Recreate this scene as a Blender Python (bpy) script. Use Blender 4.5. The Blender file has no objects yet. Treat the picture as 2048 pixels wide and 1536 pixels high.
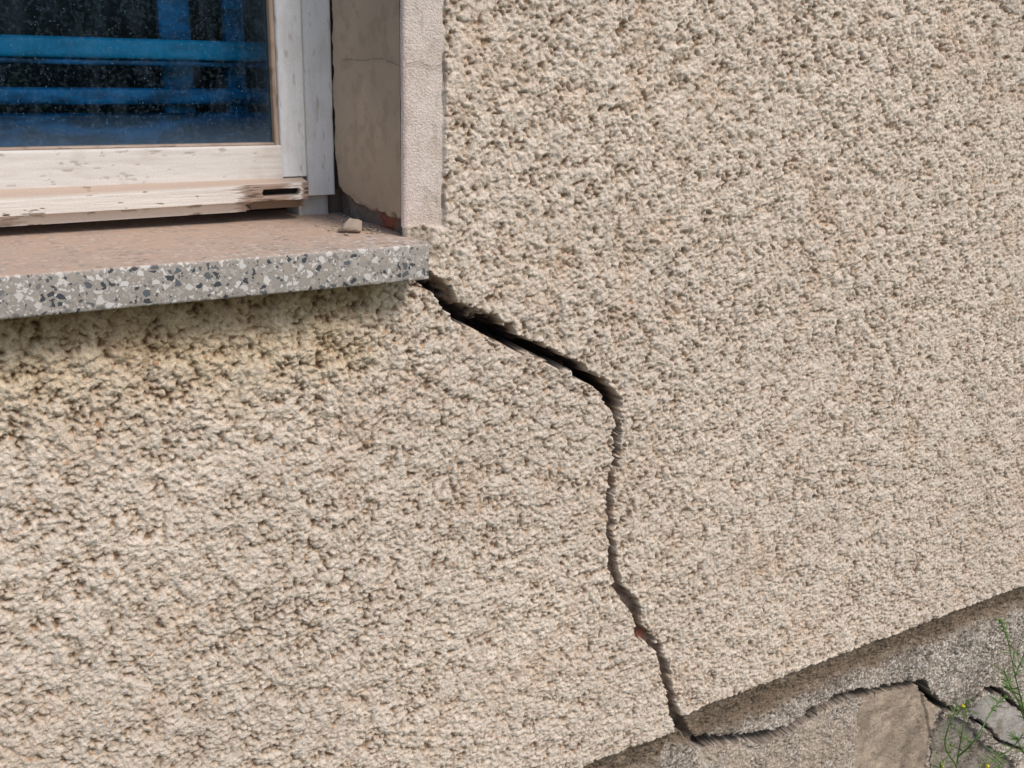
import bpy, bmesh, numpy as np, math
from mathutils import Matrix, Vector
S=bpy.context.scene
COL=S.collection
# ---------------------------------------------------------------- camera
F,YAW,PIT,ROLL=2015.8,math.radians(31.016),math.radians(18.239),math.radians(1.679)
CAM=np.array([0,-1.1,1.85])
fw=np.array([math.sin(YAW)*math.cos(PIT),math.cos(YAW)*math.cos(PIT),-math.sin(PIT)])
r0=np.array([math.cos(YAW),-math.sin(YAW),0.]); u0=np.cross(r0,fw)
RR=r0*math.cos(ROLL)+u0*math.sin(ROLL); UU=-r0*math.sin(ROLL)+u0*math.cos(ROLL)
cd=bpy.data.cameras.new("camera"); cam=bpy.data.objects.new("camera",cd); COL.objects.link(cam)
cd.sensor_width=36; cd.lens=36*F/2048; cd.clip_start=.02; cd.clip_end=500
M=Matrix.Identity(4)
for i in range(3):
    M[i][0]=RR[i];M[i][1]=UU[i];M[i][2]=-fw[i];M[i][3]=CAM[i]
cam.matrix_world=M; S.camera=cam
# photogrammetric survey: photo measurement -> metres on the real plane y=const
def sv(px,py,y=0.0):
    d=RR*(px-1024)-UU*(py-768)+fw*F; t=(y-CAM[1])/d[1]
    return (CAM[0]+d[0]*t, CAM[2]+d[2]*t)
def svs(pts,y=0.0): return np.array([sv(a,b,y) for a,b in pts])
def svz(px,py,z):
    d=RR*(px-1024)-UU*(py-768)+fw*F; t=(z-CAM[2])/d[2]
    return CAM+d*t
# ---------------------------------------------------------------- noise
def vn(x,z,s,seed):
    T=np.random.default_rng(seed).random((256,256))
    a=x/s; b=z/s; i=np.floor(a).astype(np.int64); j=np.floor(b).astype(np.int64)
    f=a-i; g=b-j; f=f*f*(3-2*f); g=g*g*(3-2*g)
    i0=i%256;i1=(i+1)%256;j0=j%256;j1=(j+1)%256
    return (T[i0,j0]*(1-f)+T[i1,j0]*f)*(1-g)+(T[i0,j1]*(1-f)+T[i1,j1]*f)*g
def fbm(x,z,s,seed,o=4):
    r=0;a=1;t=0
    for k in range(o):
        r=r+a*vn(x+.37*k,z-.21*k,s/2**k,seed+k); t+=a; a*=.55
    return r/t
def blobs(x,z,c,seed,r0,r1):
    g=np.random.default_rng(seed); N=512
    J1,J2,R,Hh,I=g.random((N,N)),g.random((N,N)),g.random((N,N))*(r1-r0)+r0,g.random((N,N))*.6+.4,g.random((N,N))
    gx=x/c; gz=z/c; ix=np.floor(gx).astype(np.int64); iz=np.floor(gz).astype(np.int64)
    H=np.zeros_like(gx); ID=np.full_like(gx,.5)
    for dx in (-1,0,1):
        for dz in (-1,0,1):
            a=(ix+dx)%N;b=(iz+dz)%N
            d2=((gx-(ix+dx+J1[a,b]))**2+(gz-(iz+dz+J2[a,b]))**2)/R[a,b]**2
            h=Hh[a,b]*np.sqrt(np.clip(1-d2,0,1)); m=h>H
            H=np.where(m,h,H); ID=np.where(m,I[a,b],ID)
    return H,ID
def ss(a,b,x):
    t=np.clip((x-a)/(b-a),0,1); return t*t*(3-2*t)
def inpoly(x,z,P):
    r=np.zeros(x.shape,bool)
    m=(x>P[:,0].min())&(x<P[:,0].max())&(z>P[:,1].min())&(z<P[:,1].max())
    xs=x[m];zs=z[m];c=np.zeros(xs.shape,bool);n=len(P)
    for i in range(n):
        x1,z1=P[i];x2,z2=P[(i+1)%n]
        if z1==z2: continue
        k=((z1>zs)!=(z2>zs))&(xs<(x2-x1)*(zs-z1)/(z2-z1)+x1)
        c^=k
    r[m]=c; return r
def pdist(x,z,P,W=None):
    D=np.full(x.shape,9.)
    for i in range(len(P)-1):
        a=P[i];b=P[i+1]; w0=W[i] if W is not None else 0; w1=W[i+1] if W is not None else 0
        pad=.05
        m=(x>min(a[0],b[0])-pad)&(x<max(a[0],b[0])+pad)&(z>min(a[1],b[1])-pad)&(z<max(a[1],b[1])+pad)
        xs=x[m];zs=z[m]; d=b-a; L=d@d+1e-12
        t=np.clip(((xs-a[0])*d[0]+(zs-a[1])*d[1])/L,0,1)
        q=np.hypot(xs-a[0]-t*d[0],zs-a[1]-t*d[1])-(w0+(w1-w0)*t)
        D[m]=np.minimum(D[m],q)
    return D
def mixc(C,c,t):
    return C*(1-t[...,None])+np.array(c)*t[...,None]
# ---------------------------------------------------------------- mesh helper
def grid_mesh(name,X,Y,Z,C,mat,mask=None,flip=False,parent=None):
    n,m=X.shape
    idx=np.arange(n*m).reshape(n,m)
    q=np.stack([idx[:-1,:-1],idx[1:,:-1],idx[1:,1:],idx[:-1,1:]],-1)
    if flip: q=q[...,::-1]
    if mask is not None: q=q[mask]
    q=q.reshape(-1,4)
    used=np.zeros(n*m,bool); used[q.ravel()]=True
    rm=np.cumsum(used)-1; q=rm[q]
    co=np.stack([X.ravel(),Y.ravel(),Z.ravel()],-1)[used].astype(np.float32)
    me=bpy.data.meshes.new(name)
    me.vertices.add(len(co)); me.vertices.foreach_set("co",co.ravel())
    me.loops.add(q.size); me.loops.foreach_set("vertex_index",q.ravel().astype(np.int32))
    me.polygons.add(len(q)); me.polygons.foreach_set("loop_start",(np.arange(len(q))*4).astype(np.int32))
    try: me.polygons.foreach_set("loop_total",np.full(len(q),4,np.int32))
    except Exception: pass
    me.update(calc_edges=True)
    me.polygons.foreach_set("use_smooth",np.ones(len(q),bool))
    at=me.color_attributes.new("Col",'FLOAT_COLOR','POINT')
    cc=np.ones((len(co),4),np.float32); cc[:,:3]=C.reshape(-1,3)[used]
    at.data.foreach_set("color",cc.ravel())
    me.materials.append(mat)
    o=bpy.data.objects.new(name,me); COL.objects.link(o)
    if parent: o.parent=parent
    return o
# ---------------------------------------------------------------- materials
def newmat(name):
    m=bpy.data.materials.new(name); m.use_nodes=True; nt=m.node_tree
    return m,nt,nt.nodes,nt.links,nt.nodes["Principled BSDF"]
def vcol_mat(name,bscale=900,bstr=.25,rough=.92,vary=.18,bd=.001):
    m,nt,N,L,B=newmat(name)
    a=N.new("ShaderNodeAttribute");a.attribute_name="Col"
    tc=N.new("ShaderNodeTexCoord")
    n=N.new("ShaderNodeTexNoise");n.inputs["Scale"].default_value=bscale;n.inputs["Detail"].default_value=3
    L.new(tc.outputs["Object"],n.inputs["Vector"])
    mr=N.new("ShaderNodeMapRange");mr.inputs[1].default_value=.25;mr.inputs[2].default_value=.75
    mr.inputs[3].default_value=1-vary;mr.inputs[4].default_value=1+vary
    L.new(n.outputs["Fac"],mr.inputs[0])
    mx=N.new("ShaderNodeVectorMath");mx.operation='SCALE'
    L.new(a.outputs["Color"],mx.inputs[0]);L.new(mr.outputs[0],mx.inputs["Scale"])
    L.new(mx.outputs[0],B.inputs["Base Color"])
    b=N.new("ShaderNodeBump");b.inputs["Strength"].default_value=bstr;b.inputs["Distance"].default_value=bd
    L.new(n.outputs["Fac"],b.inputs["Height"]);L.new(b.outputs[0],B.inputs["Normal"])
    B.inputs["Roughness"].default_value=rough; B.inputs["Specular IOR Level"].default_value=.2
    return m
M_wall=vcol_mat("roughcast_render",480,.9,.95,.20,.0018)
M_pl=vcol_mat("smooth_plaster",450,.35,.9,.08)
M_wood=vcol_mat("weathered_painted_wood",600,.2,.6,.08)
# ---------------------------------------------------------------- dimensions
XR=.503                                   # reveal corner
zt=sv(820,473)[1]                         # sill top
zb=1.85-(1.85-sv(855,560)[1])*(1.047/1.1) # sill bottom
# ---------------------------------------------------------------- WALL
def axis(a,b,s0,s1):
    out=[a]
    while out[-1]<b:
        t=np.clip((out[-1]-.5)/(b-.5),0,1); out.append(out[-1]+s0+(s1-s0)*t)
    return np.array(out)
xa=axis(-.2,2.32,.0013,.0022)
xa=xa-xa[np.argmin(abs(xa-XR))]+XR
za=np.arange(.16,2.02,.00145)
X,Z=np.meshgrid(xa,za,indexing='ij')
near=ss(.22,.0,1.6-Z)*ss(.56,.46,X)        # heavy spatter below the sill
wx=X+.007*(fbm(X,Z,.009,11,3)-.5); wz=Z+.007*(fbm(X,Z,.009,21,3)-.5)
b1,i1=blobs(wx,wz,.0066,1,.45,.82)
b2,i2=blobs(wx,wz,.0034,2,.45,.85)
big=fbm(X,Z,.05,31,3)
lump=fbm(X,Z,.013,35,3)
fine=fbm(X,Z,.0042,38,2)
amp=.85+.4*fbm(X,Z,.15,41,2)
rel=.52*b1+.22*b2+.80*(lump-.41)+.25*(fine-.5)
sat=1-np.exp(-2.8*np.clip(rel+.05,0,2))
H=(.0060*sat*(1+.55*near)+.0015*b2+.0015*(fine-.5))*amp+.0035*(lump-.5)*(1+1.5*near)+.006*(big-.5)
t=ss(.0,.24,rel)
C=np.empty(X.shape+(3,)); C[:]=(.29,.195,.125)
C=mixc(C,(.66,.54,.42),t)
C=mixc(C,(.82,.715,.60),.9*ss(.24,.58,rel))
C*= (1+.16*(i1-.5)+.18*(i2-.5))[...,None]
patch=fbm(X,Z,.35,51,4)
C*= (1+.18*(patch-.5))[...,None]
C=mixc(C,(.70,.50,.35),.30*ss(.55,.8,fbm(X,Z,.06,55,3)))
C=mixc(C,(.20,.18,.16),.65*(i2>.985))
C=mixc(C,(.58,.30,.13),.6*((i2<.014)&(b2>.3)))
# water stain below the sill
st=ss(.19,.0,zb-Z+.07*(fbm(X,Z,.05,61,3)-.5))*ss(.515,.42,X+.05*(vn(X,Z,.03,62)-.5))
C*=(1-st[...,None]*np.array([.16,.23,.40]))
sill_shade=ss(.06,.0,zb-Z+.03*(fbm(X*2,Z,.04,65,3)-.5))*ss(.49,.44,X+.05*(vn(X,Z,.03,66)-.5))  # cast shadow of the sill, painted dark onto the wall below it
C*=(1-sill_shade[...,None]*np.array([.42,.46,.50]))
# smooth band round the opening
XB=.556
edge=XB+.004*(fbm(Z*1.0,Z*0,.03,71,3)-.5)+.002*(vn(X,Z,.005,70)-.5)
zbot=sv(845,452)[1]+.012*(fbm(X,Z,.015,72,2)-.5)
band=ss(.0012,-.0012,X-edge)*ss(-.002,.002,Z-zbot)
hb=.0012+.0012*(fbm(X,Z,.02,73,3)-.5)+.002*(fbm(X,Z,.12,74,2)-.5)
H=H*(1-band)+hb*band
Cb=np.empty_like(C);Cb[:]=(.77,.67,.59)
Cb*=(1+.16*(fbm(X*2,Z,.05,75,4)-.5))[...,None]
Cb=mixc(Cb,(.62,.50,.41),.45*ss(.5,.75,fbm(X,Z,.03,76,4)))
Cb=mixc(Cb,(.54,.44,.36),.5*ss(.62,.72,fbm(X*3,Z,.02,69,4)))
Cb=mixc(Cb,(.78,.62,.57),.5*ss(.2,.5,vn(X,Z,.2,77))*ss(.55,.5,X))
C=C*(1-band[...,None])+Cb*band[...,None]
gr=ss(.0022,.0006,abs(X-edge))*ss(.40,.62,vn(Z,Z*0,.03,78))*(Z>zbot)
H-=gr*.003; C=mixc(C,(.25,.19,.15),.6*gr)
mo=ss(.004,-.004,Z-zbot)*(Z>zt-.03)*ss(.545,.53,X+.02*(vn(X,Z,.012,79)-.5))
H=H*(1-.5*mo); C=mixc(C,(.45,.38,.31),.7*mo)
tt=np.clip(X-XR,0,.006); corner=.006-np.sqrt(np.clip(.006**2-(.006-tt)**2,0,1))
corner=np.where((Z>zt-.03)&(X<XR+.0061),corner,0)
# plinth
crx=sv(1345,1445)[0]
line=np.where(X>crx,sv(1700,1298)[1],sv(1345,1455)[1]-.004)+.006*(fbm(X,X*0,.05,81,4)-.5)+.003*(vn(X,Z,.006,80)-.5)
dl=line-Z
inset=.009*ss(0,.005,dl)+.018*ss(.0,.07,dl)
pl=ss(-.001,.003,dl)
bandp=pl*ss(.115,.065,dl+.05*(fbm(X,Z,.05,82,4)-.5))
Cp=np.empty_like(C);Cp[:]=(.27,.22,.175)
Cp=mixc(Cp,(.40,.335,.27),ss(.4,.65,fbm(X,Z,.05,87,4)))
Cp=mixc(Cp,(.74,.68,.60),ss(.36,.6,b2)*ss(.35,.5,i2))
Cp=mixc(Cp,(.13,.10,.08),.7*ss(.3,.05,rel))
Cp*=(1+.6*(fbm(X,Z,.08,83,4)-.5))[...,None]
Cd=np.empty_like(C);Cd[:]=(.235,.175,.125)
Cd*=(1+.6*(fbm(X,Z,.03,84,4)-.5)+.7*(rel-.35))[...,None]
Cd=mixc(Cd,(.46,.37,.28),.5*ss(.55,.75,fbm(X,Z,.02,86,4)))
pc=[(1413,1500),(1490,1492),(1560,1487),(1600,1470),(1640,1440),(1700,1407),(1750,1397),(1800,1388),(1860,1378)]
PD=svs(pc+[(1885,1500),(1860,1900),(1500,2000),(1405,1700)])
jx=X+.016*(fbm(X,Z,.014,91,4)-.5); jz=Z+.016*(fbm(X,Z,.014,95,4)-.5)
inD=inpoly(X,Z,PD).astype(float)
Cp=mixc(Cp,(.47,.37,.28),.7*inD*ss(.25,.6,fbm(X,Z,.05,88,4)))
Cp=mixc(Cp,(.72,.63,.53),.6*inD*ss(.5,.7,b2))
C=C*(1-pl[...,None])+Cp*pl[...,None]
C=C*(1-bandp[...,None])+Cd*bandp[...,None]
H=H*(1-.25*pl)+.010*pl*(fbm(X,Z,.03,89,4)-.5)*ss(.02,.08,dl)
inset=inset+.004*inD
PA=svs([(1748,1402),(1800,1392),(1860,1384),(1872,1405),(1893,1428),(1884,1480),(1872,1540),(1860,1640),(1715,1640),(1730,1536),(1738,1460)])
PB=svs([(1955,1445),(1975,1412),(2000,1398),(2048,1425),(2200,1480),(2200,1600),(2048,1505),(2010,1490),(1985,1455)])
PC=svs([(1900,1450),(1935,1445),(1960,1460),(1985,1500),(2040,1530),(2090,1700),(1860,1700),(1885,1500)])
for P,c,dep,rgh in ((PA,(.50,.40,.305),0,.40),(PB,(.50,.465,.42),-.002,.3),(PC,(.35,.31,.26),.010,.9)):
    k=inpoly(jx,jz,P).astype(float)
    H=H*(1-k)+(.001-dep+H*rgh+.005*(fbm(X,Z,.04,97,4)-.5))*k
    cc=np.empty_like(C);cc[:]=c;cc*=(1+.7*(fbm(X,Z,.03,98,5)-.5))[...,None]
    cc=mixc(cc,(.30,.235,.175),.6*ss(.52,.68,fbm(X,Z,.03,99,5)))
    cc=mixc(cc,(.20,.165,.13),rgh*.8*ss(.3,.1,rel))
    C=C*(1-k[...,None])+cc*k[...,None]
# cracks
lower=[(812,567),(850,580),(864,595),(880,616),(900,641),(935,653),(960,666),(1000,688),(1040,704),(1075,714),(1105,728),(1130,745),(1160,764),(1190,777),(1199,794),(1212,810),(1223,826),(1225,850),(1222,880),(1217,930),(1211,980),(1209,1030),(1211,1080),(1209,1120),(1218,1150),(1229,1180),(1238,1200),(1256,1221),(1266,1245),(1266,1270),(1290,1286),(1306,1302),(1315,1325),(1321,1360),(1332,1400),(1339,1430),(1341,1446),(1366,1471),(1386,1491),(1402,1510),(1430,1518)]
upper=[(860,543),(880,560),(896,582),(920,607),(950,620),(990,634),(1020,656),(1054,678),(1082,685),(1114,700),(1144,721),(1174,739),(1204,751),(1219,771),(1236,792),(1240,810),(1236,840),(1233,880),(1230,930),(1225,980),(1223,1030),(1223,1080),(1226,1105),(1235,1140),(1243,1170),(1264,1190),(1279,1213),(1279,1250),(1302,1266),(1320,1288),(1331,1325),(1339,1360),(1348,1400),(1356,1425),(1378,1448),(1397,1473),(1413,1489),(1432,1492)]
PK=svs(lower+upper[::-1])
kx=X+.012*(fbm(X,Z,.016,101,3)-.5)+.008*(fbm(X,Z,.005,104,2)-.5); kz=Z+.012*(fbm(X,Z,.016,105,3)-.5)+.008*(fbm(X,Z,.005,108,2)-.5)
k1=inpoly(kx,kz,PK)
du=pdist(kx,kz,svs(upper))
pw=[.010,.010,.012,.011,.011,.012,.010,.010,.010]
D2=pdist(kx,kz,svs(pc+[(1873,1398),(1895,1420),(1932,1437)]),pw+[.009,.008,.004])
D3=pdist(kx,kz,svs([(1932,1437),(1960,1415),(1990,1388),(2015,1392),(2048,1422),(2120,1470)]),[.003,.004,.005,.007,.007,.005])
D4=pdist(kx,kz,svs([(1905,1430),(1890,1470),(1884,1530),(1865,1640)]),[.006]*4)
D5=pdist(kx,kz,svs([(1955,1448),(1990,1462),(2015,1492),(2060,1512)]),[.005]*4)
Dp=np.minimum(np.minimum(D2,D3),np.minimum(D4,D5)); k2=Dp<0
p0=sv(1080,705)[0]
wide=ss(.20,.10,abs(X-p0))*(Z>1.2)
deep=.018+.060*wide+.010*(fbm(X,Z,.02,111,3)-.5)*2
deep=np.where(Z<1.22,.014+.012*(fbm(X,Z,.03,112,2)-.5)*2,deep)
strata=.45+1.5*fbm(X,Z,.006,117,3)
deep=np.minimum(deep,.006+np.maximum(du,0)*(1.5+4.5*wide*ss(.60,.68,X))*strata)
deep=np.where(k2,.060,deep)
k=(k1|k2)
ck=np.empty_like(C);ck[:]=(.27,.205,.16);ck*=(1+1.1*(fbm(X,Z,.006,113,3)-.5))[...,None]
ck=mixc(ck,(.045,.034,.03),ss(.011,.024,deep))  # colour blackens with depth, painting shade into the crack
ck=np.where(k2[...,None],np.array([.025,.019,.016]),ck)  # plinth cracks near-black: their shade is put into the colour
bq=ss(.006,.0,abs(pdist(kx,kz,svs(lower))))*ss(.03,.01,abs(X-sv(1015,680)[0]))*(Z>1.2)
ck=mixc(ck,(.22,.12,.09),.8*bq); deep=deep*(1-.6*bq)
for (px,py,rr) in ((832,568,.012),(1208,795,.009),(1285,1272,.014),(1150,745,.008)):
    q=sv(px,py); g=ss(rr,rr*.5,np.hypot(X-q[0],Z-q[1]))
    ck=mixc(ck,(.26,.09,.055),.85*g); deep=deep*(1-.5*g)
C=mixc(C,(.13,.10,.08),.8*ss(.0028,.0,Dp))  # painted crack shade carried onto the lips
C=np.where(k[...,None],ck,C)
H=np.where(k,-deep,H)
Y=-H+inset+corner
fx=.25*(X[:-1,:-1]+X[1:,:-1]+X[1:,1:]+X[:-1,1:]); fz=.25*(Z[:-1,:-1]+Z[1:,:-1]+Z[1:,1:]+Z[:-1,1:])
mask=~((fx<XR)&(fz>zt-.025))
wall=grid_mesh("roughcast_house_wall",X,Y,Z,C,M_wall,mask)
# --- reveal
ya=np.arange(.006,.202,.0014); zr=np.arange(zt-.03,2.03,.0014)
A,Zr=np.meshgrid(ya,zr,indexing='ij')
R=.0015*(fbm(A,Zr,.02,121,4)-.5)+.002*(fbm(A,Zr,.08,125,2)-.5)
R*=ss(.006,.02,A)
base=XR-.0135*ss(.006,.18,A)
Cr=np.empty(A.shape+(3,));Cr[:]=(.58,.475,.36)
Cr*=(1+.26*(fbm(A*1.5,Zr,.05,131,4)-.5))[...,None]
Cr=mixc(Cr,(.42,.335,.24),.5*ss(.5,.75,fbm(A,Zr,.015,135,3)))
Cr=mixc(Cr,(.42,.335,.24),.5*ss(.12,0,Zr-zt-.02))
rb=zt+.021+.016*(fbm(A,Zr,.014,141,3)-.5)+.014*ss(.10,.17,A)
g=ss(.001,-.001,Zr-rb); rg=fbm(A,Zr,.01,145,3)
R=R*(1-g)+g*(.006+.014*rg)
cg=np.empty_like(Cr);cg[:]=(.25,.205,.17);cg*=(1+.8*(rg-.5))[...,None]
cg=mixc(cg,(.36,.14,.09),ss(.03,.05,A)*ss(.095,.075,A)*ss(.4,.55,fbm(A,Zr,.02,148,2)))
Cr=Cr*(1-g[...,None])+cg*g[...,None]
jw=.183+.014*(fbm(A*0,Zr,.02,151,3)-.5)-.016*ss(.06,0,Zr-zt-.02)
g2=ss(-.0008,.0008,A-jw); R=R+.007*g2*(1-g); Cr=mixc(Cr,(.15,.12,.10),.85*g2)
grid_mesh("window_reveal",base+R,A,Zr,Cr,M_pl,parent=wall)
def ribbon(name,pts3,w,nrm,mat,parent,seed=0):
    g=np.random.default_rng(seed); P=[np.array(p,float) for p in pts3]; Q=[]
    for a,b in zip(P[:-1],P[1:]):
        n=max(2,int(np.linalg.norm(b-a)/.003))
        for i in range(n): Q.append(a+(b-a)*i/n+g.normal(0,.0006,3)*(1-np.abs(nrm)))
    Q.append(P[-1]); me=bpy.data.meshes.new(name); v=[];f=[]
    for i,p in enumerate(Q):
        d=Q[min(i+1,len(Q)-1)]-Q[max(i-1,0)]; d/=np.linalg.norm(d)+1e-9; s=np.cross(d,nrm); s/=np.linalg.norm(s)+1e-9
        ww=w*(.3+.9*g.random())*min(1,.3+min(i,len(Q)-1-i)/3)
        v+= [tuple(p+s*ww),tuple(p-s*ww)]
        if i: k=2*i; f.append((k-2,k-1,k+1,k))
    me.from_pydata(v,[],f); me.materials.append(mat); o=bpy.data.objects.new(name,me); COL.objects.link(o); o.parent=parent
def flat(name,c,r=.9):
    m,nt,N,L,B=newmat(name);B.inputs["Base Color"].default_value=(*c,1);B.inputs["Roughness"].default_value=r;return m
M_dark=flat("dark_split",(.26,.21,.17))
def wp(px,py,y=-.0032): a=sv(px,py,y); return (a[0],y,a[1])
def rp(px,py,x=XR-.0075):
    for _ in range(4):
        d=RR*(px-1024)-UU*(py-768)+fw*F; t=(x-CAM[0])/d[0]; q=CAM+d*t
        x=XR-.0135*float(ss(.006,.18,q[1]))-.0022
    return (x,q[1],q[2])
ribbon("band_hairline",[wp(812,130),wp(835,122),wp(860,133),wp(889,129)],.00045,np.array([0,1.,0]),M_dark,wall,1)
ribbon("band_hairline_low",[wp(830,378),wp(850,372),wp(866,390),wp(884,412)],.0003,np.array([0,1.,0]),M_dark,wall,2)
ribbon("reveal_hairline",[rp(682,118),rp(720,121),rp(760,116),rp(800,131)],.0005,np.array([1.,0,0]),M_dark,wall,3)
ribbon("reveal_hairline_low",[rp(700,385),rp(722,405),rp(745,422)],.0005,np.array([1.,0,0]),M_dark,wall,4)
# ---------------------------------------------------------------- coarse surroundings of wall
def quadobj(name,quads,mat,parent=None):
    me=bpy.data.meshes.new(name);v=[];f=[]
    for q in quads:
        k=len(v);v+=q;f.append(tuple(range(k,k+len(q))))
    me.from_pydata(v,[],f);me.materials.append(mat);o=bpy.data.objects.new(name,me);COL.objects.link(o)
    if parent:o.parent=parent
    return o
def roughmat(name,c1,c2):
    m,nt,N,L,B=newmat(name);tc=N.new("ShaderNodeTexCoord")
    v=N.new("ShaderNodeTexVoronoi");v.inputs["Scale"].default_value=150;L.new(tc.outputs["Object"],v.inputs["Vector"])
    cr=N.new("ShaderNodeValToRGB");cr.color_ramp.elements[0].color=(*c1,1);cr.color_ramp.elements[1].color=(*c2,1)
    cr.color_ramp.elements[0].position=.2;cr.color_ramp.elements[1].position=.8
    L.new(v.outputs["Distance"],cr.inputs[0]);L.new(cr.outputs[0],B.inputs["Base Color"])
    b=N.new("ShaderNodeBump");b.invert=True;b.inputs["Distance"].default_value=.005;L.new(v.outputs["Distance"],b.inputs["Height"]);L.new(b.outputs[0],B.inputs["Normal"])
    B.inputs["Roughness"].default_value=.95;return m
M_far=roughmat("roughcast_far",(.70,.60,.49),(.38,.30,.22)); M_farp=roughmat("plinth_far",(.36,.31,.26),(.2,.165,.13))
def wq(x0,x1,z0,z1,y): return [(x0,y,z0),(x1,y,z0),(x1,y,z1),(x0,y,z1)]
xl,xr=xa[0],xa[-1]; zl,zh=za[0],za[-1]
quadobj("wall_surround",[wq(-5,-1.2,.78,3.4,-.002),wq(-1.2,xl,.78,zt-.02,-.002),wq(-1.2,XR,2.9,3.4,-.002),wq(XR,6,zh,3.4,-.002),wq(xr,6,.78,zh,-.002)],M_far,wall)
quadobj("plinth_surround",[wq(-5,xl,0,.78,.014),wq(xl,xr,0,zl,.014),wq(xr,6,0,.78,.014)],M_farp,wall)
M_plain=flat("plaster_plain",(.47,.39,.29))
quadobj("reveal_surround",[[(XR-.003,0,2.03),(XR-.003,.19,2.03),(XR-.003,.19,2.9),(XR-.003,0,2.9)],[(-1.2,0,zt),(-1.2,.19,zt),(-1.2,.19,2.9),(-1.2,0,2.9)],[(-1.2,0,2.9),(XR,0,2.9),(XR,.19,2.9),(-1.2,.19,2.9)]],M_plain,wall)
# ---------------------------------------------------------------- SILL
def box(name,lo,hi,mat,bev=.002,parent=None,seg=2,col=None):
    me=bpy.data.meshes.new(name);bm=bmesh.new();bmesh.ops.create_cube(bm,size=1)
    for v in bm.verts: v.co=Vector([(lo[i]+hi[i])/2+v.co[i]*(hi[i]-lo[i]) for i in range(3)])
    if bev: bmesh.ops.bevel(bm,geom=bm.edges[:],offset=bev,segments=seg,affect='EDGES',profile=.6)
    bm.to_mesh(me);bm.free()
    for p in me.polygons:p.use_smooth=True
    me.materials.append(mat);o=bpy.data.objects.new(name,me);COL.objects.link(o)
    if parent:o.parent=parent
    return o
def terrazzo():
    m,nt,N,L,B=newmat("terrazzo");tc=N.new("ShaderNodeTexCoord")
    nz=N.new("ShaderNodeTexNoise");nz.inputs["Scale"].default_value=160;L.new(tc.outputs["Object"],nz.inputs["Vector"])
    ad=N.new("ShaderNodeMixRGB");ad.blend_type='LINEAR_LIGHT';ad.inputs[0].default_value=.003
    L.new(tc.outputs["Object"],ad.inputs[1]);L.new(nz.outputs["Color"],ad.inputs[2])
    def layer(scale,thr,base,ramp):
        v=N.new("ShaderNodeTexVoronoi");v.inputs["Scale"].default_value=scale;L.new(ad.outputs[0],v.inputs["Vector"])
        e=N.new("ShaderNodeTexVoronoi");e.feature='DISTANCE_TO_EDGE';e.inputs["Scale"].default_value=scale;L.new(ad.outputs[0],e.inputs["Vector"])
        s=N.new("ShaderNodeSeparateColor");L.new(v.outputs["Color"],s.inputs[0])
        cr=N.new("ShaderNodeValToRGB");cr.color_ramp.interpolation='CONSTANT'
        E=cr.color_ramp.elements
        E[0].position=0;E[0].color=(*ramp[0][1],1);E[1].position=ramp[1][0];E[1].color=(*ramp[1][1],1)
        for p,c in ramp[2:]:
            q=E.new(p);q.color=(*c,1)
        L.new(s.outputs[0],cr.inputs[0])
        gt=N.new("ShaderNodeMath");gt.operation='GREATER_THAN';L.new(e.outputs["Distance"],gt.inputs[0])
        ml=N.new("ShaderNodeMath");ml.operation='MULTIPLY_ADD';L.new(s.outputs[1],ml.inputs[0]);ml.inputs[1].default_value=thr;ml.inputs[2].default_value=base
        L.new(ml.outputs[0],gt.inputs[1])
        return cr,gt
    c1,g1=layer(125,.34,.05,[(0,(.04,.055,.07)),(.20,(.11,.13,.145)),(.32,(.50,.46,.41)),(.47,(.72,.69,.64)),(.66,(.42,.37,.31)),(.76,(.76,.74,.70)),(.93,(.20,.20,.20))])
    c2,g2=layer(300,.34,.05,[(0,(.08,.09,.10)),(.14,(.28,.27,.25)),(.3,(.58,.54,.48)),(.55,(.72,.69,.65)),(.75,(.44,.39,.34))])
    m0=N.new("ShaderNodeMixRGB");m0.inputs[1].default_value=(.38,.35,.31,1);L.new(g2.outputs[0],m0.inputs[0]);L.new(c2.outputs[0],m0.inputs[2])
    m1=N.new("ShaderNodeMixRGB");L.new(g1.outputs[0],m1.inputs[0]);L.new(m0.outputs[0],m1.inputs[1]);L.new(c1.outputs[0],m1.inputs[2])
    ge=N.new("ShaderNodeNewGeometry");sp=N.new("ShaderNodeSeparateXYZ");L.new(ge.outputs["Normal"],sp.inputs[0])
    up=N.new("ShaderNodeMapRange");up.inputs[1].default_value=.45;up.inputs[2].default_value=.95;L.new(sp.outputs[2],up.inputs[0])
    n2=N.new("ShaderNodeTexNoise");n2.inputs["Scale"].default_value=45;n2.inputs["Detail"].default_value=6;L.new(tc.outputs["Object"],n2.inputs["Vector"])
    r2=N.new("ShaderNodeMapRange");r2.inputs[1].default_value=.35;r2.inputs[2].default_value=.6;r2.inputs[3].default_value=.60;r2.inputs[4].default_value=.92;L.new(n2.outputs["Fac"],r2.inputs[0])
    po=N.new("ShaderNodeSeparateXYZ");L.new(tc.outputs["Object"],po.inputs[0])
    rx=N.new("ShaderNodeMapRange");rx.inputs[1].default_value=.25;rx.inputs[2].default_value=.52;rx.inputs[3].default_value=0.08;rx.inputs[4].default_value=.55;L.new(po.outputs[0],rx.inputs[0])
    ry=N.new("ShaderNodeMapRange");ry.inputs[1].default_value=.05;ry.inputs[2].default_value=-.055;ry.inputs[3].default_value=0;ry.inputs[4].default_value=1;L.new(po.outputs[1],ry.inputs[0])
    mm=N.new("ShaderNodeMath");mm.operation='MULTIPLY';L.new(rx.outputs[0],mm.inputs[0]);L.new(ry.outputs[0],mm.inputs[1])
    sb=N.new("ShaderNodeMath");sb.operation='SUBTRACT';sb.use_clamp=True;L.new(r2.outputs[0],sb.inputs[0]);L.new(mm.outputs[0],sb.inputs[1])
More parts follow.
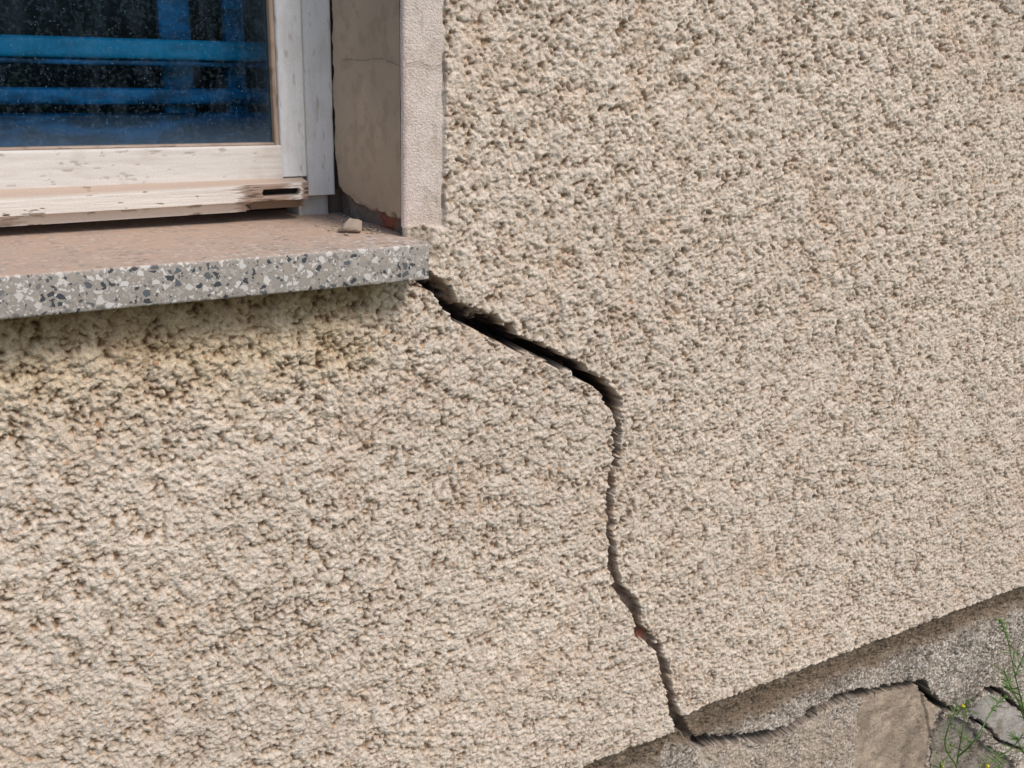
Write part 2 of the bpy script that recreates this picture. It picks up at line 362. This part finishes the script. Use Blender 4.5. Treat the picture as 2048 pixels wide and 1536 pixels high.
    fm=N.new("ShaderNodeMath");fm.operation='MULTIPLY';L.new(up.outputs[0],fm.inputs[0]);L.new(sb.outputs[0],fm.inputs[1])
    fa=N.new("ShaderNodeMath");fa.operation='MULTIPLY_ADD';L.new(fm.outputs[0],fa.inputs[0]);fa.inputs[1].default_value=.93;fa.inputs[2].default_value=.04
    m2=N.new("ShaderNodeMixRGB");L.new(fa.outputs[0],m2.inputs[0]);L.new(m1.outputs[0],m2.inputs[1]);m2.inputs[2].default_value=(.64,.455,.34,1)
    L.new(m2.outputs[0],B.inputs["Base Color"])
    b=N.new("ShaderNodeBump");b.inputs["Strength"].default_value=.4;b.inputs["Distance"].default_value=.001;L.new(n2.outputs["Fac"],b.inputs["Height"]);L.new(b.outputs[0],B.inputs["Normal"])
    B.inputs["Roughness"].default_value=.75
    return m
sill=box("window_sill",(-1.18,-.052,zb),(.513,.26,zt),terrazzo(),.003,None,3)
def rock(name,c,r,mat,seed):
    bm=bmesh.new();bmesh.ops.create_icosphere(bm,subdivisions=3,radius=1);g=np.random.default_rng(seed)
    pl=[(Vector(g.normal(size=3)).normalized(),.45+.3*g.random()) for _ in range(14)]
    for v in bm.verts:
        for n,d in pl:
            e=v.co.dot(n)-d
            if e>0:v.co-=n*e
        v.co=Vector((v.co.x*r[0],v.co.y*r[1],v.co.z*r[2]))+Vector(g.normal(size=3))*.0003
    me=bpy.data.meshes.new(name);bm.to_mesh(me);bm.free();me.materials.append(mat)
    o=bpy.data.objects.new(name,me);COL.objects.link(o);o.location=c;return o
q=svz(703,465,zt)
M_rock=roughmat("mortar_crumb",(.46,.38,.30),(.36,.29,.22))
rock("mortar_chunk",(q[0],q[1],zt+.0075),(.020,.015,.015),flat("mortar_grey",(.40,.325,.255)),11)
g_=np.random.default_rng(9);bm=bmesh.new()
for i in range(70):
    yy=.02+.15*g_.random();xx=XR-.008-abs(g_.normal(0,.012))-(.0 if g_.random()<.7 else .05*g_.random());rr=.0008+.0022*g_.random()**2
    bmesh.ops.create_icosphere(bm,subdivisions=1,radius=rr,matrix=Matrix.Translation((xx,yy,zt+rr*.5))@Matrix.Rotation(g_.random()*3,4,'X')@Matrix.Diagonal((1.3,1,.8,1)))
me=bpy.data.meshes.new("plaster_crumbs");bm.to_mesh(me);bm.free();me.materials.append(M_rock);o=bpy.data.objects.new("plaster_crumbs",me);COL.objects.link(o)
# ---------------------------------------------------------------- WINDOW
win=bpy.data.objects.new("window",None);COL.objects.link(win)
def wood_box(name,lo,hi,axis_,c,cd,seed,wear=.5,step=.0016,long_=.004):
    bx,by,bz=lo;ex,ey,ez=hi; b=.0025
    if axis_=='z': L=np.arange(bz,ez+1e-6,long_); prof=[(bx,ey),(bx,by+b),(bx+b*.3,by+b*.3),(bx+b,by)]+[(x,by) for x in np.arange(bx+b,ex-b,step)[1:]]+[(ex-b,by),(ex-b*.3,by+b*.3),(ex,by+b),(ex,ey)]
    else: L=np.arange(bx,ex+1e-6,long_); prof=[(ey,bz),(by+b,bz),(by+b*.3,bz+b*.3),(by,bz+b)]+[(by,z) for z in np.arange(bz+b,ez-b,step)[1:]]+[(by,ez-b),(by+b*.3,ez-b*.3),(by+b,ez),(ey,ez)]
    P=np.array(prof)
    n=len(P)
    if axis_=='z':
        Xg=np.repeat(P[:,0][:,None],len(L),1);Yg=np.repeat(P[:,1][:,None],len(L),1);Zg=np.repeat(L[None],n,0)
        a,l=Xg,Zg
    else:
        Yg=np.repeat(P[:,0][:,None],len(L),1);Zg=np.repeat(P[:,1][:,None],len(L),1);Xg=np.repeat(L[None],n,0)
        a,l=Zg,Xg
    gr=fbm(a*14+3,l,.05,seed,4); fl=fbm(a*4,l,.02,seed+10,4)
    Yg=Yg+.0010*(gr-.5)+.0008*(fbm(a,l,.15,seed+20,2)-.5)
    Cw=np.empty(a.shape+(3,));Cw[:]=c
    Cw*=(1+.14*(fbm(a*4,l,.1,seed+30,3)-.5))[...,None]
    Cw=mixc(Cw,cd,wear*.45*ss(.50,.75,gr)); 
    Cw=mixc(Cw,cd,wear*.5*ss(.5,.75,fbm(a,l,.025,seed+40,4)))
    chips=ss(.715,.745,fl); Cw=mixc(Cw,(.25,.18,.13),.8*chips*wear); Yg=Yg+.0006*chips
    return grid_mesh(name,Xg,Yg,Zg,Cw,M_wood,None,axis_=='z',win)
WD=(.40,.36,.32)
YF=.176
xg=.4105; xs=.4485; xf=.4885; zg=1.729
zr0=sv(557,354,YF)[1]
wood_box("frame_stile",(xs+.0015,YF+.006,sv(650,390,.18)[1]),(xf,.25,2.6),'z',(.78,.79,.79),(.52,.49,.45),201,.45)
wood_box("sash_stile",(xg+.004,YF,zr0),(xs,.22,2.6),'z',(.78,.79,.79),(.52,.48,.43),202,.45)
wood_box("sash_rail",(-1.0,YF+.0006,zr0-.006),(xg+.006,.22,zg),'x',(.80,.765,.71),(.56,.47,.39),203,.55,.0014,.002)
wood_box("frame_bottom_block",(xs-.006,.198,zt-.002),(xf-.004,.25,zr0+.02),'z',(.56,.55,.54),(.30,.26,.22),204,.8)
wood_box("glazing_bead_side",(xg-.002,YF+.004,zg),(xg+.0045,.2,2.6),'z',(.50,.38,.28),(.24,.16,.11),205,.9)
wood_box("glazing_bead_bottom",(-1.0,YF+.004,zg-.002),(xg,.2,zg+.003),'x',(.52,.40,.32),(.28,.19,.14),206,.9)
wood_box("frame_top_rail",(-1.0,YF,2.52),(xs,.22,2.62),'x',(.6,.6,.6),WD,207,.4)
box("frame_back",(-1.19,.255,zt-.01),(xf,.262,zr0+.03),flat("frame_shadow_wood",(.12,.09,.07)),0,win)
box("frame_jamb_packing",(xf-.001,.205,zt-.03),(XR+.02,.26,2.9),flat("joint_filler",(.20,.165,.14)),0,win)
xb0,xb1=-1.0,sv(617,380,.155)[0]
xsx=np.arange(xb0,xb1,.0011)
lt=np.array([sv(0,404,.152),sv(612,366,.152)]); lb=np.array([sv(0,434,.152),sv(612,398,.152)])
def ln(Lp,x): return Lp[0,1]+(Lp[1,1]-Lp[0,1])*(x-Lp[0,0])/(Lp[1,0]-Lp[0,0])
s=np.linspace(0,1,56)
SX,XX=np.meshgrid(s,xsx,indexing='ij')
top=ln(lt,XX); bot=ln(lb,XX)
YB=np.where(SX<.35,YF+.004+(.152-YF-.004)*(SX/.35),.152); ZB=np.where(SX<.35,zr0-.001+(top-zr0+.001)*(SX/.35),top)
f=np.clip((SX-.35)/.45,0,1); ZB=np.where(SX>=.35,top+(bot-top)*f,ZB)
g=np.clip((SX-.8)/.04,0,1); YB=np.where(SX>.8,.152+.008*g,YB); 
g2=np.clip((SX-.84)/.16,0,1); ZB=np.where(SX>.84,bot-.013*g2,ZB); YB=np.where(SX>.84,.160+.003*ss(0,1,g2),YB)
wood=fbm(ZB*25,XX,.04,301,4)
bare=ss(.040,.022,abs(XX-(xb1-.058))+.026*(wood-.5)*2)*(SX>.3)
bare=np.maximum(bare,ss(.012,.006,xb1-XX+.01*(wood-.5))*(SX>.3))
bare=np.maximum(bare,ss(.74,.77,fbm(ZB*6,XX,.03,311,4))*.8)
bare=np.maximum(bare,ss(.60,.68,fbm(ZB*3,XX,.03,315,4))*(SX>.76)*.7)
CB=np.empty(SX.shape+(3,));CB[:]=(.78,.73,.66)
CB*=(1+.18*(fbm(ZB*6,XX,.06,305,3)-.5))[...,None]
CB=mixc(CB,(.54,.40,.31),.85*ss(.38,.2,SX))
CB=mixc(CB,(.33,.22,.16),.85*bare); CB=mixc(CB,(.12,.08,.055),bare*ss(.5,.62,wood))
YB=YB+.0016*bare*(1+1.5*(wood-.3))
gap=ss(.02,.0,abs(SX-.82)); YB=YB+.003*gap; CB=mixc(CB,(.14,.09,.06),.8*gap)
low=(SX>.84); CB=mixc(CB,(.55,.43,.34),.4*low)
brk=low&(XX>sv(505,420,.155)[0]+.02*(fbm(XX,SX,.02,309,2)-.5)); YB=np.where(brk,YB+.012,YB); CB=np.where(brk[...,None],np.array([.25,.18,.13]),CB)
sl0=sv(528,382,.152)[0];sl1=sv(600,378,.152)[0]; zc=(ln(lt,XX)+ln(lb,XX))/2
sd=np.hypot(np.maximum(0,np.maximum(sl0+.003-XX,XX-sl1+.003)),(ZB-zc))-.0042
slot=(sd<0)&(SX>.36)&(SX<.8)
YB=np.where(slot,YB+.016,YB);CB=np.where(slot[...,None],np.array([.03,.022,.018]),CB)
YB=YB+.0008*(wood-.5)
grid_mesh("weather_bar",XX,YB,ZB,CB,M_wood,None,False,win)
quadobj("weather_bar_end",[[(xb1-.001,.153,sv(612,398,.152)[1]),(xb1-.001,.19,sv(612,398,.152)[1]-.002),(xb1-.001,.19,zr0),(xb1-.001,.153,sv(612,366,.152)[1])]],flat("end_grain",(.28,.2,.14)),win)
def glassmat():
    m,nt,N,L,B=newmat("dirty_hazy_glass");out=N["Material Output"];N.remove(B)
    tr=N.new("ShaderNodeBsdfTransparent");tr.inputs[0].default_value=(.80,.93,.98,1)
    gl=N.new("ShaderNodeBsdfGlossy");gl.inputs["Roughness"].default_value=.03;gl.inputs[0].default_value=(.10,.20,.32,1)
    fr=N.new("ShaderNodeFresnel");fr.inputs[0].default_value=1.45
    m1=N.new("ShaderNodeMixShader");L.new(fr.outputs[0],m1.inputs[0]);L.new(tr.outputs[0],m1.inputs[1]);L.new(gl.outputs[0],m1.inputs[2])
    df=N.new("ShaderNodeBsdfDiffuse");df.inputs[0].default_value=(.34,.50,.68,1)  # dust tinted blue, painting the bluish reflected haze into its colour
    tc=N.new("ShaderNodeTexCoord")
    def mr(src,a,b,c,d):
        q=N.new("ShaderNodeMapRange");q.inputs[1].default_value=a;q.inputs[2].default_value=b;q.inputs[3].default_value=c;q.inputs[4].default_value=d;L.new(src,q.inputs[0]);return q.outputs[0]
    n1=N.new("ShaderNodeTexNoise");n1.inputs["Scale"].default_value=260;n1.inputs["Detail"].default_value=4;L.new(tc.outputs["Object"],n1.inputs["Vector"])
    mp=N.new("ShaderNodeMapping");mp.inputs["Scale"].default_value=(1,1,.3);L.new(tc.outputs["Object"],mp.inputs[0])
    n2=N.new("ShaderNodeTexNoise");n2.inputs["Scale"].default_value=60;n2.inputs["Detail"].default_value=5;L.new(mp.outputs[0],n2.inputs["Vector"])
    vo=N.new("ShaderNodeTexVoronoi");vo.inputs["Scale"].default_value=260;L.new(tc.outputs["Object"],vo.inputs["Vector"])
    sc=N.new("ShaderNodeSeparateColor");L.new(vo.outputs["Color"],sc.inputs[0])
    pick=mr(sc.outputs[0],.72,.86,0,1); dot=mr(vo.outputs["Distance"],.05,.22,.38,0)
    sp=N.new("ShaderNodeMath");sp.operation='MULTIPLY';L.new(pick,sp.inputs[0]);L.new(dot,sp.inputs[1])
    xyz=N.new("ShaderNodeSeparateXYZ");L.new(tc.outputs["Object"],xyz.inputs[0])
    lowb=mr(xyz.outputs[2],zg+.035,zg+.004,0,.15); side=mr(xyz.outputs[0],xg-.03,xg,0,.05)
    a=mr(n1.outputs["Fac"],.50,.85,.0,.09); b=mr(n2.outputs["Fac"],.48,.75,0,.035)
    def add(p,q):
        z=N.new("ShaderNodeMath");z.operation='ADD';z.use_clamp=True;L.new(p,z.inputs[0]);L.new(q,z.inputs[1]);return z.outputs[0]
    tot=add(add(add(a,b),sp.outputs[0]),add(lowb,side))
    m2=N.new("ShaderNodeMixShader");L.new(tot,m2.inputs[0]);L.new(m1.outputs[0],m2.inputs[1]);L.new(df.outputs[0],m2.inputs[2])
    L.new(m2.outputs[0],out.inputs[0]);return m
quadobj("glass_pane",[wq(-1.0,xg+.002,zg-.002,2.55,.19)],glassmat(),win)
# ---------------------------------------------------------------- INTERIOR, PAINTED REFLECTIONS
room=bpy.data.objects.new("room_interior",None);COL.objects.link(room)
m,nt,N,L,B=newmat("foliage_reflection");tc=N.new("ShaderNodeTexCoord");n=N.new("ShaderNodeTexNoise");n.inputs["Scale"].default_value=70;n.inputs["Detail"].default_value=8;n.inputs["Distortion"].default_value=1.5
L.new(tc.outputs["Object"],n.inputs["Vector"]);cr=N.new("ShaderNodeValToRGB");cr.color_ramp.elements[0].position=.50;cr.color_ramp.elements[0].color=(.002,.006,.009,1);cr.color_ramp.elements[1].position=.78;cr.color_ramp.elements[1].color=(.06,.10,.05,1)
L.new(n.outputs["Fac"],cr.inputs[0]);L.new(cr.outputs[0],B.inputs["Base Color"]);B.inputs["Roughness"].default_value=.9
quadobj("reflection_backdrop",[wq(-1.25,1.0,1.0,2.9,.60)],m,room)  # backdrop added behind the glass, its colour paints dark foliage reflected there
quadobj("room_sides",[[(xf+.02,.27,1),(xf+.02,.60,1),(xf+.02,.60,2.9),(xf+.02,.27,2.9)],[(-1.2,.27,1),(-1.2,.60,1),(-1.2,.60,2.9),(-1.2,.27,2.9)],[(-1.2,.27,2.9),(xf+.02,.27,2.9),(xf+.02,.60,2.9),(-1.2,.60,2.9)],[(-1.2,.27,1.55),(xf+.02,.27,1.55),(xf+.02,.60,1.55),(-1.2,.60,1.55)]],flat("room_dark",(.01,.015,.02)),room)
def bluemat(name,c,lo=.32,hi=.6,k=.45):
    m,nt,N,L,B=newmat(name);tc=N.new("ShaderNodeTexCoord");mp=N.new("ShaderNodeMapping");mp.inputs["Scale"].default_value=(1,1,4);L.new(tc.outputs["Object"],mp.inputs[0])
    n=N.new("ShaderNodeTexNoise");n.inputs["Scale"].default_value=18;n.inputs["Detail"].default_value=7
    L.new(mp.outputs[0],n.inputs["Vector"]);cr=N.new("ShaderNodeValToRGB");cr.color_ramp.elements[0].position=lo;cr.color_ramp.elements[0].color=(c[0]*k,c[1]*k,c[2]*k,1);cr.color_ramp.elements[1].position=hi;cr.color_ramp.elements[1].color=(*c,1)
    L.new(n.outputs["Fac"],cr.inputs[0]);L.new(cr.outputs[0],B.inputs["Base Color"]);B.inputs["Roughness"].default_value=.5;return m
rail=bpy.data.objects.new("blue_railing_reflection",None);COL.objects.link(rail)  # bars added behind the glass stand in for a reflected blue railing
MB=bluemat("blue_paint",(.0,.46,.86),.3,.6,.6); MB2=bluemat("blue_paint_shaded",(.0,.30,.70),.36,.60,.3); MB3=bluemat("blue_paint_deep_shade",(.0,.22,.52),.40,.62,.22)  # one blue in lit, shaded and darker copies: shade put into the colours
def bar_h(name,py0,py1,y,mat):
    z1=sv(250,py0,y)[1];z0=sv(250,py1,y)[1]
    box(name,(-1.1,y,z0),(.49,y+.02,z1),mat,min(.006,(z1-z0)*.4),rail,3)
def bar_v(name,px0,px1,y,mat):
    x0=sv(px0,100,y)[0];x1=sv(px1,100,y)[0]; box(name,(x0,y,1.56),(x1,y+.02,2.8),mat,.004,rail,2)
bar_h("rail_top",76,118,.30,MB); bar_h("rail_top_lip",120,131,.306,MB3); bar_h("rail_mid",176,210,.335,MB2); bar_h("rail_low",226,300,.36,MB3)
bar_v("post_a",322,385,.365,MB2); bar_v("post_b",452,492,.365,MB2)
# ---------------------------------------------------------------- GROUND
m,nt,N,L,B=newmat("soil_and_grass");tc=N.new("ShaderNodeTexCoord");n=N.new("ShaderNodeTexNoise");n.inputs["Scale"].default_value=6;n.inputs["Detail"].default_value=10
L.new(tc.outputs["Object"],n.inputs["Vector"]);cr=N.new("ShaderNodeValToRGB");cr.color_ramp.elements[0].position=.4;cr.color_ramp.elements[0].color=(.14,.11,.08,1);cr.color_ramp.elements[1].position=.6;cr.color_ramp.elements[1].color=(.08,.11,.04,1)
L.new(n.outputs["Fac"],cr.inputs[0]);L.new(cr.outputs[0],B.inputs["Base Color"]);B.inputs["Roughness"].default_value=1
quadobj("ground",[[(-150,-150,0),(150,-150,0),(150,150,0),(-150,150,0)]],m)
# ---------------------------------------------------------------- WEEDS
M_stem=flat("weed_green",(.12,.22,.045),.6); M_yel=flat("yellow_flower",(.80,.60,.03),.6)
def weed(name,stems,y,seed,buds):
    g=np.random.default_rng(seed);v=[];f=[];mi=[]
    def tube(P,r0,r1):
        P=np.array(P);k0=len(v)
        for i,p in enumerate(P):
            d=P[min(i+1,len(P)-1)]-P[max(i-1,0)];d=d/(np.linalg.norm(d)+1e-9);a=np.cross(d,[0,1,0.1]);a/=np.linalg.norm(a)+1e-9;b=np.cross(d,a)
            r=r0+(r1-r0)*i/(len(P)-1)
            for j in range(5):
                t=j*2*math.pi/5;v.append(tuple(p+a*r*math.cos(t)+b*r*math.sin(t)))
            if i:
                for j in range(5): f.append((k0+5*(i-1)+j,k0+5*(i-1)+(j+1)%5,k0+5*i+(j+1)%5,k0+5*i+j));mi.append(0)
    def smooth(P,n=6):
        P=np.array(P);out=[]
        Q=np.vstack([2*P[0]-P[1],P,2*P[-1]-P[-2]])
        for i in range(1,len(Q)-2):
            for k in range(n):
                t=k/n;out.append(.5*((2*Q[i])+(-Q[i-1]+Q[i+1])*t+(2*Q[i-1]-5*Q[i]+4*Q[i+1]-Q[i+2])*t*t+(-Q[i-1]+3*Q[i]-3*Q[i+1]+Q[i+2])*t**3))
        out.append(P[-1]);return np.array(out)
    for pts,lv in stems:
        P=[];
        for i,(px,py) in enumerate(pts):
            yy=y+g.normal(0,.008); a=sv(px,py,yy);P.append((a[0],yy,a[1]))
        if pts[0][1]>=1690: P=[(P[0][0],y,-.005)]+P
        P=smooth(P);tube(P,.0022,.0011)
        for i in range(2,len(P)-1):
            if g.random()<lv*1.2:
                for _ in range(4):
                    d=g.normal(size=3);d[2]=abs(d[2])*.8+.3;d/=np.linalg.norm(d);Ln=.014+.030*g.random()
                    s_=np.cross(d,[0,1,0]);s_/=np.linalg.norm(s_)+1e-9;s_*=.0015
                    k=len(v);p=P[i];mid=p+d*Ln*.5+np.array([0,0,.001]);tip=p+d*Ln-np.array([0,0,.002])
                    v.extend([tuple(p-s_*.5),tuple(p+s_*.5),tuple(mid+s_),tuple(mid-s_),tuple(tip)]);f.append((k,k+1,k+2,k+3));f.append((k+3,k+2,k+4));mi.extend([0,0])
    for px,py,r,c in buds:
        a=sv(px,py,y);bm=bmesh.new();bmesh.ops.create_icosphere(bm,subdivisions=2,radius=r);k=len(v)
        for q in bm.verts:v.append((q.co.x*1+a[0],q.co.y+y,q.co.z*.8+a[1]))
        for q in bm.faces:f.append(tuple(k+w.index for w in q.verts));mi.append(c)
        bm.free()
    me=bpy.data.meshes.new(name);me.from_pydata(v,[],f);me.materials.append(M_stem);me.materials.append(M_yel)
    me.polygons.foreach_set("material_index",mi);me.update();o=bpy.data.objects.new(name,me);COL.objects.link(o);return o
weed("flowering_weed",[([(1895,1700),(1903,1600),(1915,1520),(1925,1460),(1935,1405)],.5),([(1912,1530),(1890,1490),(1903,1440),(1925,1412)],.4),([(1915,1515),(1950,1480),(1985,1420),(2010,1395)],.35),([(1903,1600),(1940,1560),(1975,1530),(2020,1500),(2045,1470)],.5),([(1905,1580),(1885,1550),(1880,1525)],.6),([(1925,1620),(1960,1580),(1990,1545),(2010,1520)],.5)],-.05,1,[(1926,1412,.0045,1),(1937,1402,.004,0),(1884,1531,.004,1),(2012,1393,.004,0),(1903,1490,.004,0),(1975,1532,.0045,1)])
weed("flowering_weed",[([(2090,1700),(2075,1560),(2052,1440),(2030,1350),(2018,1290),(2003,1242)],.45),([(2046,1420),(2022,1375),(2008,1340)],.5),([(2032,1350),(2048,1310),(2062,1270)],.4),([(2070,1540),(2045,1500),(2030,1470)],.6),([(2055,1460),(2035,1400),(2012,1372)],.4)],-.05,2,[(2003,1243,.006,0),(2008,1262,.004,0),(2006,1252,.004,0)])
# ---------------------------------------------------------------- LIGHT
w=bpy.data.worlds.new("World");S.world=w;w.use_nodes=True;nt=w.node_tree
bg=nt.nodes["Background"];sk=nt.nodes.new("ShaderNodeTexSky");sk.sky_type='NISHITA';sk.sun_disc=False
EL,AZ=math.radians(50),math.radians(156)
sk.sun_elevation=EL;sk.sun_rotation=AZ;sk.air_density=1.0;sk.dust_density=2
nt.links.new(sk.outputs[0],bg.inputs[0]);bg.inputs[1].default_value=.125
sd_=bpy.data.lights.new("sun",'SUN');so=bpy.data.objects.new("sun",sd_);COL.objects.link(so)
sd_.energy=1.9;sd_.angle=math.radians(16);sd_.color=(1,.92,.85)
dv=Vector((math.sin(AZ)*math.cos(EL),math.cos(AZ)*math.cos(EL),math.sin(EL)))
so.rotation_euler=dv.to_track_quat('Z','Y').to_euler();so.location=(2,-4,5)
S.view_settings.view_transform='Standard';S.view_settings.look='None';S.view_settings.exposure=0;S.view_settings.gamma=1
